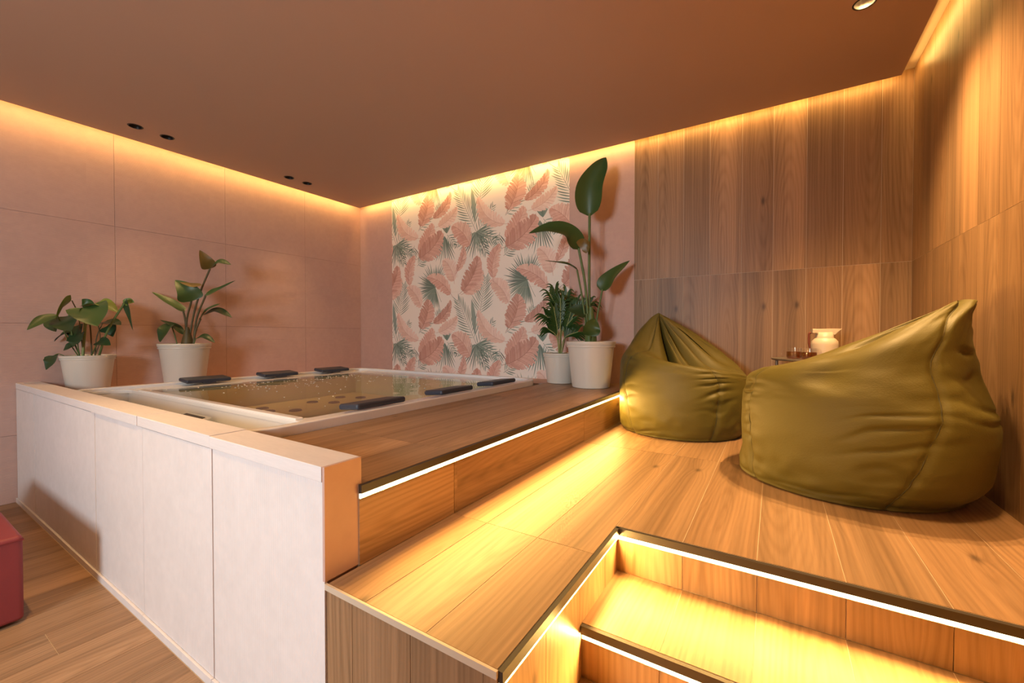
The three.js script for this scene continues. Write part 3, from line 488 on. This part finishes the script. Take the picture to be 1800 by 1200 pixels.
// ================================================================ SIDE TABLE WITH TEA
{
  const t = thing('side_table', 'round grey metal side table behind the large bean bag', 'table', [0.215, PLAT, -3.50]);
  const metal = std(lin(0.22, 0.19, 0.165), { roughness: 0.4, metalness: 0.5 });
  mesh('tray_top', new THREE.LatheGeometry([[0, 0.528], [0.222, 0.528], [0.232, 0.53], [0.235, 0.541], [0.231, 0.541], [0.228, 0.538], [0, 0.538]].map(([a, b]) => new THREE.Vector2(a, b)), 64), metal, t);
  mesh('lower_ring', new THREE.TorusGeometry(0.19, 0.006, 8, 48).rotateX(Math.PI / 2), metal, t, [0, 0.12, 0]);
  for (const a of [0.55, 2.65, 4.74]) mesh('leg', cyl(0.009, 0.009, 0.53, 12), metal, t, [0.2 * Math.cos(a + 0.5), 0.265, 0.2 * Math.sin(a + 0.5)]);
}
{
  const j = thing('thermal_jug', 'cream thermal jug with flat spout lid on the side table', 'jug', [0.285, PLAT + 0.538, -3.50]);
  const cream = std(lin(0.60, 0.50, 0.39), { roughness: 0.4 });
  mesh('body', new THREE.LatheGeometry([[0, 0], [0.070, 0], [0.076, 0.006], [0.077, 0.10], [0.074, 0.122], [0.060, 0.139], [0.050, 0.146], [0.050, 0.182], [0, 0.182]].map(([a, b]) => new THREE.Vector2(a, b)), 48), cream, j);
  const s = new THREE.Shape(); s.moveTo(-0.07, 0.022); s.lineTo(0.085, 0.024); s.lineTo(0.05, -0.012); s.lineTo(-0.046, -0.004); s.lineTo(-0.046, 0); s.lineTo(-0.07, 0);
  const lg = new THREE.ExtrudeGeometry(s, { depth: 0.05, bevelEnabled: true, bevelThickness: 0.004, bevelSize: 0.003, bevelSegments: 2 }); lg.translate(0, 0.180, -0.025);
  const lid = mesh('lid', lg, cream, j); lid.rotation.y = 0.15;
  const hc = new THREE.CatmullRomCurve3([V(-0.062, 0.182, 0), V(-0.082, 0.176, 0), V(-0.086, 0.15, 0), V(-0.084, 0.10, 0), V(-0.073, 0.055, 0)]);
  mesh('handle', new THREE.TubeGeometry(hc, 24, 0.007, 8), std(lin(0.16, 0.035, 0.012), { roughness: 0.4 }), j, undefined, 'dark red-brown handle');
}
const glass = new THREE.MeshPhysicalMaterial({ color: 0xffffff, transmission: 1, thickness: 0, roughness: 0.02, ior: 1.62 });
const tea = new THREE.MeshPhysicalMaterial({ color: lin(0.50, 0.17, 0.035), transmission: 0.9, thickness: 0, roughness: 0.05, ior: 1.33 });
for (const [x, z, ry, lb] of [[0.115, -3.475, Math.PI, 'glass mug of tea on the side table, left of the other mug'], [0.195, -3.40, 0.3, 'glass mug of tea in front of the cream jug']]) {
  const m = thing('tea_mug', lb, 'mug', [x, PLAT + 0.538, z], ry, 'glass mugs of tea');
  mesh('cup', new THREE.LatheGeometry([[0, 0.003], [0.040, 0.003], [0.046, 0.012], [0.047, 0.076], [0.0455, 0.076], [0.0445, 0.014], [0.039, 0.006], [0, 0.006]].map(([a, b]) => new THREE.Vector2(a, b)), 40), glass, m);
  mesh('tea', new THREE.LatheGeometry([[0, 0.0065], [0.0385, 0.0065], [0.044, 0.0145], [0.0445, 0.050], [0, 0.050]].map(([a, b]) => new THREE.Vector2(a, b)), 32), tea, m);
  mesh('handle', new THREE.TubeGeometry(new THREE.CatmullRomCurve3([V(0.046, 0.066, 0), V(0.066, 0.064, 0), V(0.072, 0.042, 0), V(0.064, 0.020, 0), V(0.046, 0.016, 0)]), 20, 0.004, 7), glass, m);
}

// ================================================================ POTTED PLANTS
const YAW = 32.03 * RAD, SIDE = V(Math.cos(YAW), 0, -Math.sin(YAW)), FRONT = V(Math.sin(YAW), 0, Math.cos(YAW));
const at3 = ([r, u, f]) => V(0, u, 0).addScaledVector(SIDE, r).addScaledVector(FRONT, f);
const leafMat = (r, g, b, o = {}) => new THREE.MeshPhysicalMaterial({ color: lin(r, g, b), roughness: 0.42, transmission: 0.12, thickness: 0, side: THREE.DoubleSide, ...o });
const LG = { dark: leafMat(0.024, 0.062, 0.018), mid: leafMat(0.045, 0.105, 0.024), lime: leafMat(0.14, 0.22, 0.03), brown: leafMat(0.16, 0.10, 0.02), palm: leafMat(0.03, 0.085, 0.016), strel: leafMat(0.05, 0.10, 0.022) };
const stemMat = std(lin(0.10, 0.15, 0.04), { roughness: 0.5 }), stemRed = std(lin(0.09, 0.07, 0.025), { roughness: 0.55 }), stemPale = std(lin(0.28, 0.32, 0.10), { roughness: 0.5 });
const PROFILE = {
  lance: (s) => Math.pow(Math.sin(Math.PI * Math.pow(s, 0.72)), 0.8),
  heart: (s) => s < 0.06 ? 0.55 + 6 * s : Math.pow(Math.cos((s - 0.22) / 0.78 * Math.PI / 2 * (s > 0.22 ? 1 : 0.6)), 0.85),
  strel: (s) => Math.pow(Math.max(0, Math.sin(Math.PI * Math.pow(s, 0.52))), 0.75),
  paddle: (s) => Math.pow(Math.max(0, Math.sin(Math.PI * Math.min(1, Math.pow(s, 0.60)))), 0.6),
};
function leafGeo(pts, width, { prof = 'lance', face = [0, 0.5, 0.85], fold = 0.25, wave = 0.05, thick = 0.0012 } = {}) {
  const c = new THREE.CatmullRomCurve3(pts.map(at3)), NS = 22, NC = 8, n0 = at3(face).normalize(), pos = [], idx = [];
  for (const sd of [1, -1]) for (let i = 0; i <= NS; i++) {
    const s = i / NS, p = c.getPoint(s), tn = c.getTangent(Math.min(0.999, Math.max(0.001, s))), lat = new THREE.Vector3().crossVectors(tn, n0).normalize(), nr = new THREE.Vector3().crossVectors(lat, tn).normalize();
    const w = width * 0.5 * Math.max(0.004, PROFILE[prof](Math.min(0.998, Math.max(0.001, s))));
    for (let j = 0; j <= NC; j++) { const q = j / NC * 2 - 1, e = Math.abs(q); const dz = fold * w * e * e + wave * w * Math.sin(s * 11 + q * 2) * e; const v = p.clone().addScaledVector(lat, q * w).addScaledVector(nr, dz + sd * thick * 0.5 * (1 - e * 0.9)); pos.push(v.x, v.y, v.z); }
  }
  const S = (NS + 1) * (NC + 1);
  for (let i = 0; i < NS; i++) for (let j = 0; j < NC; j++) { const a = i * (NC + 1) + j, b = a + 1, d = a + NC + 1, e = d + 1; idx.push(a, b, d, b, e, d); idx.push(S + a, S + d, S + b, S + b, S + d, S + e); }
  const g = new THREE.BufferGeometry(); g.setAttribute('position', new THREE.Float32BufferAttribute(pos, 3)); g.setIndex(idx); g.computeVertexNormals(); return g;
}
const stemGeo = (pts, r) => new THREE.TubeGeometry(new THREE.CatmullRomCurve3(pts.map(at3)), 20, r, 7);
const potMat = std(lin(0.66, 0.62, 0.54), { roughness: 0.32, clearcoat: 0.2 }), soilMat = std(lin(0.035, 0.018, 0.010), { roughness: 1 });
function pot(t, R, H) {
  const b = R * 0.76, P = [[0, 0], [b - 0.006, 0], [b, 0.006], [R * 0.935, H * 0.865], [R * 0.985, H * 0.875], [R * 0.985, H * 0.90], [R * 0.955, H * 0.912], [R * 1.0, H * 0.93], [R * 1.005, H * 0.985], [R * 0.995, H], [R * 0.93, H], [R * 0.92, H * 0.93], [0, H * 0.925]];
  mesh('pot', new THREE.LatheGeometry(P.map(([a, c]) => new THREE.Vector2(a, c)), 64), potMat, t);
  const sg = cyl(R * 0.915, R * 0.90, 0.02, 40); mesh('soil', sg, soilMat, t, [0, H * 0.935, 0]);
}
// anthurium-like plant on the side ledge
{
  const t = thing('potted_houseplant', 'low bushy plant with heart-shaped leaves in a cream pot by the parapet', 'plant', [-4.80, DECK, -1.078], 0, 'plants in cream pots');
  pot(t, 0.17, 0.29);
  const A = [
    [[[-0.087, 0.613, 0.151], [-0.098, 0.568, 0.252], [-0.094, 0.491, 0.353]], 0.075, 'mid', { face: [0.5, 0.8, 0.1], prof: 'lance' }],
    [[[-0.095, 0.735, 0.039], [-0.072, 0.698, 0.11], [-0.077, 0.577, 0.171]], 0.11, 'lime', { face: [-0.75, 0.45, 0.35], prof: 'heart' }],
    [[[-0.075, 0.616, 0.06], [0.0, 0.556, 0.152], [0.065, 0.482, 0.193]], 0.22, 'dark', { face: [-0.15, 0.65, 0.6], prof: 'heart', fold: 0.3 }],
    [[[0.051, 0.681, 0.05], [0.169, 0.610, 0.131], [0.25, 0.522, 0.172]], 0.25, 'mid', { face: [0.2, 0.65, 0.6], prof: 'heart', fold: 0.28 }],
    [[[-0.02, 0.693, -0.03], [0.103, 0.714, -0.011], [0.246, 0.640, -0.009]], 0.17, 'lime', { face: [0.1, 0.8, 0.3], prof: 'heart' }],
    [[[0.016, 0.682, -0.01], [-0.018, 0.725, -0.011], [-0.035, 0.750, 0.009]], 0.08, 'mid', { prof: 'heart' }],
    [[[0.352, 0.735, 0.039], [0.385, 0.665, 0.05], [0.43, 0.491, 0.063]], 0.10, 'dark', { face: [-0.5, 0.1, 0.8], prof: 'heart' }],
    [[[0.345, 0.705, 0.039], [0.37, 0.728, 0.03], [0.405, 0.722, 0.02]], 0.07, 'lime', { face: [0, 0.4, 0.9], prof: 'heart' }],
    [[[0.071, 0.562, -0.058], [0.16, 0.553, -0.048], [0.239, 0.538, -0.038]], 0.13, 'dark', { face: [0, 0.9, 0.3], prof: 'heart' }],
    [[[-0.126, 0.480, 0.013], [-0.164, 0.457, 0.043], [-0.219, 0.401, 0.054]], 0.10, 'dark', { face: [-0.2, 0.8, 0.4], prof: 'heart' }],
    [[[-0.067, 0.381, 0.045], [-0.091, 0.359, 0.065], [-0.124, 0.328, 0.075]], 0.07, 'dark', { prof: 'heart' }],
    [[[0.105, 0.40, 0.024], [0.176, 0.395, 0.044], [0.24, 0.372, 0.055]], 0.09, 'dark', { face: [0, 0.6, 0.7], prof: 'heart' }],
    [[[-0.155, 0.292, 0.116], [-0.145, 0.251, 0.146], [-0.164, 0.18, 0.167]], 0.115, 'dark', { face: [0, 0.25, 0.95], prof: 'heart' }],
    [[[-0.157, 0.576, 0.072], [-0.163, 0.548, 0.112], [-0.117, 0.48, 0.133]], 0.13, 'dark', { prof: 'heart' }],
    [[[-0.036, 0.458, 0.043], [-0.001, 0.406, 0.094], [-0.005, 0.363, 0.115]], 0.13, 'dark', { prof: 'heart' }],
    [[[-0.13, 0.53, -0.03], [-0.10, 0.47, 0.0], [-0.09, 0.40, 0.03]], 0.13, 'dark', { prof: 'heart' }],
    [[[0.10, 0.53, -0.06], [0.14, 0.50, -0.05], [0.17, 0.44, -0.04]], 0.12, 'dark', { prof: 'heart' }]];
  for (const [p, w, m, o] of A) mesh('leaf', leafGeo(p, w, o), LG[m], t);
  const S = [[[[-0.028, 0.27, 0.016], [-0.019, 0.405, 0.014], [-0.011, 0.517, 0.012], [0.033, 0.662, 0.04]], 0.010, 1], [[[0.081, 0.27, -0.005], [0.157, 0.448, 0.013], [0.254, 0.594, 0.031], [0.345, 0.715, 0.04]], 0.008, 0], [[[-0.044, 0.27, -0.005], [-0.092, 0.639, -0.009], [-0.108, 0.738, 0.019]], 0.004, 2], [[[-0.07, 0.27, -0.004], [-0.078, 0.431, 0.044], [-0.076, 0.616, 0.075]], 0.005, 0], [[[0.025, 0.27, -0.005], [0.016, 0.491, -0.007], [-0.03, 0.685, -0.03]], 0.005, 2], [[[-0.079, 0.27, -0.004], [-0.102, 0.406, 0.054], [-0.085, 0.613, 0.151]], 0.004, 0], [[[0.051, 0.27, -0.005], [0.049, 0.448, -0.027], [0.071, 0.562, -0.058]], 0.004, 2], [[[-0.07, 0.27, -0.005], [-0.136, 0.475, 0.013]], 0.004, 0], [[[-0.039, 0.27, 0.026], [-0.036, 0.363, 0.045], [-0.036, 0.45, 0.045]], 0.004, 0], [[[-0.05, 0.27, 0.106], [-0.1, 0.305, 0.13], [-0.155, 0.292, 0.116]], 0.003, 0], [[[0.016, 0.27, -0.004], [0.08, 0.362, 0.015], [0.115, 0.397, 0.024]], 0.004, 0], [[[0.06, 0.27, 0.01], [0.10, 0.41, 0.0], [0.06, 0.53, -0.03]], 0.004, 2]];
  for (const [p, r, k] of S) mesh('stem', stemGeo(p, r), [stemMat, stemPale, stemRed][k], t);
}
// young strelitzia on the side ledge
{
  const t = thing('potted_strelitzia', 'small plant with upright paddle leaves in a cream pot behind the left tub rim', 'plant', [-4.72, DECK, -1.72], 0, 'plants in cream pots');
  pot(t, 0.205, 0.375);
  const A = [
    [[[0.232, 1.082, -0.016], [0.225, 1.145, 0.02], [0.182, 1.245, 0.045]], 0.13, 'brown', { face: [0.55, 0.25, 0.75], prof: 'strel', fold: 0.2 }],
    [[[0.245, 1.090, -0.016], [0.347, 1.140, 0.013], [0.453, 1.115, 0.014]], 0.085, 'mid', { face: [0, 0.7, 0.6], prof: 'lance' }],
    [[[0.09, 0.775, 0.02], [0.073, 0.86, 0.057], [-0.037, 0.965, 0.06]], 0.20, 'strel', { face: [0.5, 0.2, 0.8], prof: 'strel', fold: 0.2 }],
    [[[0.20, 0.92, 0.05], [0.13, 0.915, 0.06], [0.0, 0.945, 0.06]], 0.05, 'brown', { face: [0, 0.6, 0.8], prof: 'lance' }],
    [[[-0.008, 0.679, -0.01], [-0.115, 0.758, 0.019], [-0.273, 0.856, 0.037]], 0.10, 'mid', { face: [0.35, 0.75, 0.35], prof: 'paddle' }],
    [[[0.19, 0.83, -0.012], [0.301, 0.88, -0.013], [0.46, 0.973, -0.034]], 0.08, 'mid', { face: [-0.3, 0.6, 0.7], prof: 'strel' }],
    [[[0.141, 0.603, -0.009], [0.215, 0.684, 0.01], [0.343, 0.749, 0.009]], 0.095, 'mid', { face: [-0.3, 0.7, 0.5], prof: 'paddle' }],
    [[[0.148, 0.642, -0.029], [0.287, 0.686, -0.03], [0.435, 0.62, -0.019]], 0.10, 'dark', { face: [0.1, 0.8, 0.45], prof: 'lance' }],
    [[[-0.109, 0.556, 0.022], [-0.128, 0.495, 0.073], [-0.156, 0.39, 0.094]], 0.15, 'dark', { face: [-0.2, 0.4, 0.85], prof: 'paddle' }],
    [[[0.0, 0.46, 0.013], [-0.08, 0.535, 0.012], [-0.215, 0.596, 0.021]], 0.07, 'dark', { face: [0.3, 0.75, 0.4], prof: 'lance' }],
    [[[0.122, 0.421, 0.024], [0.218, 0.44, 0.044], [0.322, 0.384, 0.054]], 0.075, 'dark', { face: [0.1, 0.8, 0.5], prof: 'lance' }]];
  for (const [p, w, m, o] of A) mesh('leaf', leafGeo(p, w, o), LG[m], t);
  const S = [[[0.024, 0.34, -0.005], [0.087, 0.685, -0.01], [0.15, 0.886, -0.013], [0.232, 1.082, -0.016]], [[0.014, 0.34, -0.005], [0.019, 0.584, 0.001], [0.085, 0.79, 0.02]], [[0.005, 0.34, -0.006], [-0.0, 0.584, -0.009], [-0.022, 0.692, -0.01]], [[0.074, 0.34, -0.005], [0.106, 0.61, -0.009], [0.194, 0.835, -0.012]], [[0.085, 0.34, 0.015], [0.11, 0.509, 0.003], [0.144, 0.61, -0.009]], [[-0.039, 0.34, 0.035], [-0.07, 0.458, 0.033], [-0.109, 0.55, 0.022]], [[0.002, 0.34, 0.014], [0.0, 0.46, 0.013]], [[0.09, 0.34, 0.025], [0.122, 0.425, 0.024]]];
  S.forEach((p, i) => mesh('stem', stemGeo(p, i < 5 ? 0.0085 : 0.005), i < 5 ? stemRed : stemMat, t));
  mesh('sheath', new THREE.LatheGeometry([[0.055, 0.34], [0.045, 0.40], [0.028, 0.47], [0.012, 0.53]].map(([a, b]) => new THREE.Vector2(a, b)), 16), stemRed, t, [0.022, 0, -0.012]);
}
// small palm on the deck
{
  const t = thing('potted_palm', 'small leafy parlour palm in the smaller white pot on the deck', 'plant', [-1.735, DECK, -3.645], 0, 'plants in cream pots');
  pot(t, 0.165, 0.285);
  const FR = [[[-0.009, 0.26, -0.004], [-0.009, 0.647, -0.009], [-0.111, 0.864, 0.017]], [[-0.005, 0.26, -0.004], [-0.009, 0.687, -0.01], [-0.055, 0.893, -0.013]], [[0.001, 0.26, -0.004], [0.011, 0.647, -0.009], [0.071, 0.867, -0.013]], [[0.001, 0.26, -0.004], [0.041, 0.647, -0.009], [0.168, 0.766, 0.009]], [[-0.013, 0.26, -0.004], [-0.042, 0.547, 0.022], [-0.153, 0.644, 0.051]], [[-0.013, 0.26, -0.004], [-0.042, 0.447, 0.023], [-0.124, 0.516, 0.052]], [[0.001, 0.26, -0.004], [0.038, 0.428, 0.024], [0.163, 0.487, 0.043]], [[0.012, 0.26, -0.034], [0.121, 0.645, 0.041], [0.289, 0.763, 0.089]], [[-0.003, 0.26, -0.004], [0.019, 0.487, 0.013], [0.114, 0.615, 0.041]], [[-0.005, 0.26, -0.004], [-0.003, 0.566, 0.032], [-0.004, 0.803, 0.038]], [[-0.01, 0.26, 0], [-0.03, 0.5, 0.03], [-0.07, 0.72, 0.06]], [[0.01, 0.26, 0], [0.05, 0.5, 0.02], [0.10, 0.70, 0.05]]];
  FR.forEach((p, fi) => {
    const c = new THREE.CatmullRomCurve3(p.map(at3)), gs = [];
    const fr = mesh('frond_stalk', stemGeo(p, 0.004), stemPale, t);
    const up = V(0, 1, 0);
    for (let k = 0; k < 9; k++) for (const sd of [-1, 1]) {
      const s = 0.50 + 0.5 * k / 9, b = c.getPoint(s), tn = c.getTangent(Math.min(0.999, s)), a = fi * 1.3 + 0.4 * rnd(); let lat = new THREE.Vector3().crossVectors(tn, at3([Math.sin(a) * 0.4, 0.3, 1])).normalize();
      const len = (0.15 - 0.05 * Math.abs(k / 9 - 0.3)) * (0.8 + 0.4 * rnd()), d = tn.clone().multiplyScalar(0.75 + 0.2 * rnd()).addScaledVector(lat, sd * (0.75 - 0.03 * k)).normalize();
      const tip = b.clone().addScaledVector(d, len).addScaledVector(up, -0.035 * (0.6 + rnd())), mid = b.clone().addScaledVector(d, len * 0.55).addScaledVector(up, 0.008);
      const inv = (v) => [v.dot(SIDE), v.y, v.dot(FRONT)];
      gs.push(leafGeo([inv(b), inv(mid), inv(tip)], 0.019, { prof: 'lance', face: [0.2 * sd, 0.55, 0.75], fold: 0.2, wave: 0, thick: 0.0006 }));
    }
    const m = new THREE.Mesh(mergeGeometries(gs), LG.palm); m.name = 'leaflets'; fr.add(m);
  });
}
// tall strelitzia on the deck
{
  const t = thing('potted_strelitzia', 'tall strelitzia with one high paddle leaf in the larger white pot on the deck', 'plant', [-1.365, DECK, -3.485], 0, 'plants in cream pots');
  pot(t, 0.213, 0.40);
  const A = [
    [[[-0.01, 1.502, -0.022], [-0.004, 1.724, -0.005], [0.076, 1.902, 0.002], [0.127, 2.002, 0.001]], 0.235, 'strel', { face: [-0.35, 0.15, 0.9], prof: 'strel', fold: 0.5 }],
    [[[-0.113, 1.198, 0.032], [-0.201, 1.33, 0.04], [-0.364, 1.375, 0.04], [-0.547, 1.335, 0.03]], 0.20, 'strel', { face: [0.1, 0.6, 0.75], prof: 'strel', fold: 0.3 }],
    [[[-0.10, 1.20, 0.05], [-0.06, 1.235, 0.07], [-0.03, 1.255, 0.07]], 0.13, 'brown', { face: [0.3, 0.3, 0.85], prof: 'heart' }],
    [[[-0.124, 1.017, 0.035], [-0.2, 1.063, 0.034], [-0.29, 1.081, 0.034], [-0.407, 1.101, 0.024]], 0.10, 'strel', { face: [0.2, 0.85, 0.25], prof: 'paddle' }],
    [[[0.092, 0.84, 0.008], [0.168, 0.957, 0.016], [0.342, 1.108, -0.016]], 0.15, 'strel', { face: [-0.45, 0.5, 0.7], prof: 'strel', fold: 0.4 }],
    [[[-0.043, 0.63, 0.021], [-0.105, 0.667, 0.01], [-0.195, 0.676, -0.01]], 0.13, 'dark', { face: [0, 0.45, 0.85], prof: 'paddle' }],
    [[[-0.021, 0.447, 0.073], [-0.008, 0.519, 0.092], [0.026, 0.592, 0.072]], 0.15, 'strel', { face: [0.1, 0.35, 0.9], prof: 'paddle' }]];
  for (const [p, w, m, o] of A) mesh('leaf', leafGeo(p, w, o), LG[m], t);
  const S = [[[[-0.001, 0.36, -0.005], [-0.013, 0.814, -0.012], [-0.01, 1.52, -0.022]], 0.012], [[[-0.012, 0.36, 0.005], [-0.052, 0.884, 0.017], [-0.113, 1.205, 0.032]], 0.011], [[[-0.023, 0.36, 0.014], [-0.079, 0.775, 0.019], [-0.128, 1.02, 0.036]], 0.008], [[[0.025, 0.36, 0.005], [0.058, 0.631, 0.001], [0.098, 0.85, 0.008]], 0.008], [[[-0.013, 0.40, 0.013], [-0.043, 0.64, 0.021]], 0.008], [[[-0.006, 0.36, 0.025], [-0.021, 0.457, 0.073]], 0.008]];
  for (const [p, r] of S) mesh('stem', stemGeo(p, r), stemMat, t);
  mesh('sheath', new THREE.LatheGeometry([[0.055, 0.36], [0.05, 0.45], [0.038, 0.56], [0.020, 0.70]].map(([a, b]) => new THREE.Vector2(a, b)), 20), stemMat, t, [0.0, 0, -0.0]);
}

// ================================================================ RED BENCH AT THE LEFT
{
  const t = thing('upholstered_bench', 'low dark red upholstered block seat on the floor at the left', 'seat', [-3.56, 0, -0.195]);
  const red = std(lin(0.21, 0.028, 0.032), { roughness: 0.55, bumpMap: leatherBump, bumpScale: 0.0003 });
  mesh('cushion_block', new RoundedBoxGeometry(1.38, 0.385, 0.46, 4, 0.018), red, t, [0, 0.2075, 0]);
  mesh('top_seam', mergeGeometries([box(-0.69, 0.69, 0.376, 0.381, -0.232, -0.228), box(0.688, 0.692, 0.376, 0.381, -0.23, 0.23)]), std(lin(0.16, 0.015, 0.018), { roughness: 0.6 }), t);
  for (const x of [-0.62, 0.62]) for (const z of [-0.18, 0.18]) mesh('foot', cyl(0.02, 0.016, 0.018, 12), std(lin(0.02, 0.02, 0.02), { roughness: 0.5 }), t, [x, 0.009, z]);
}

scene.traverse((o) => { if (o.isMesh) o.castShadow = o.receiveShadow = true; });
renderer.render(scene, camera);
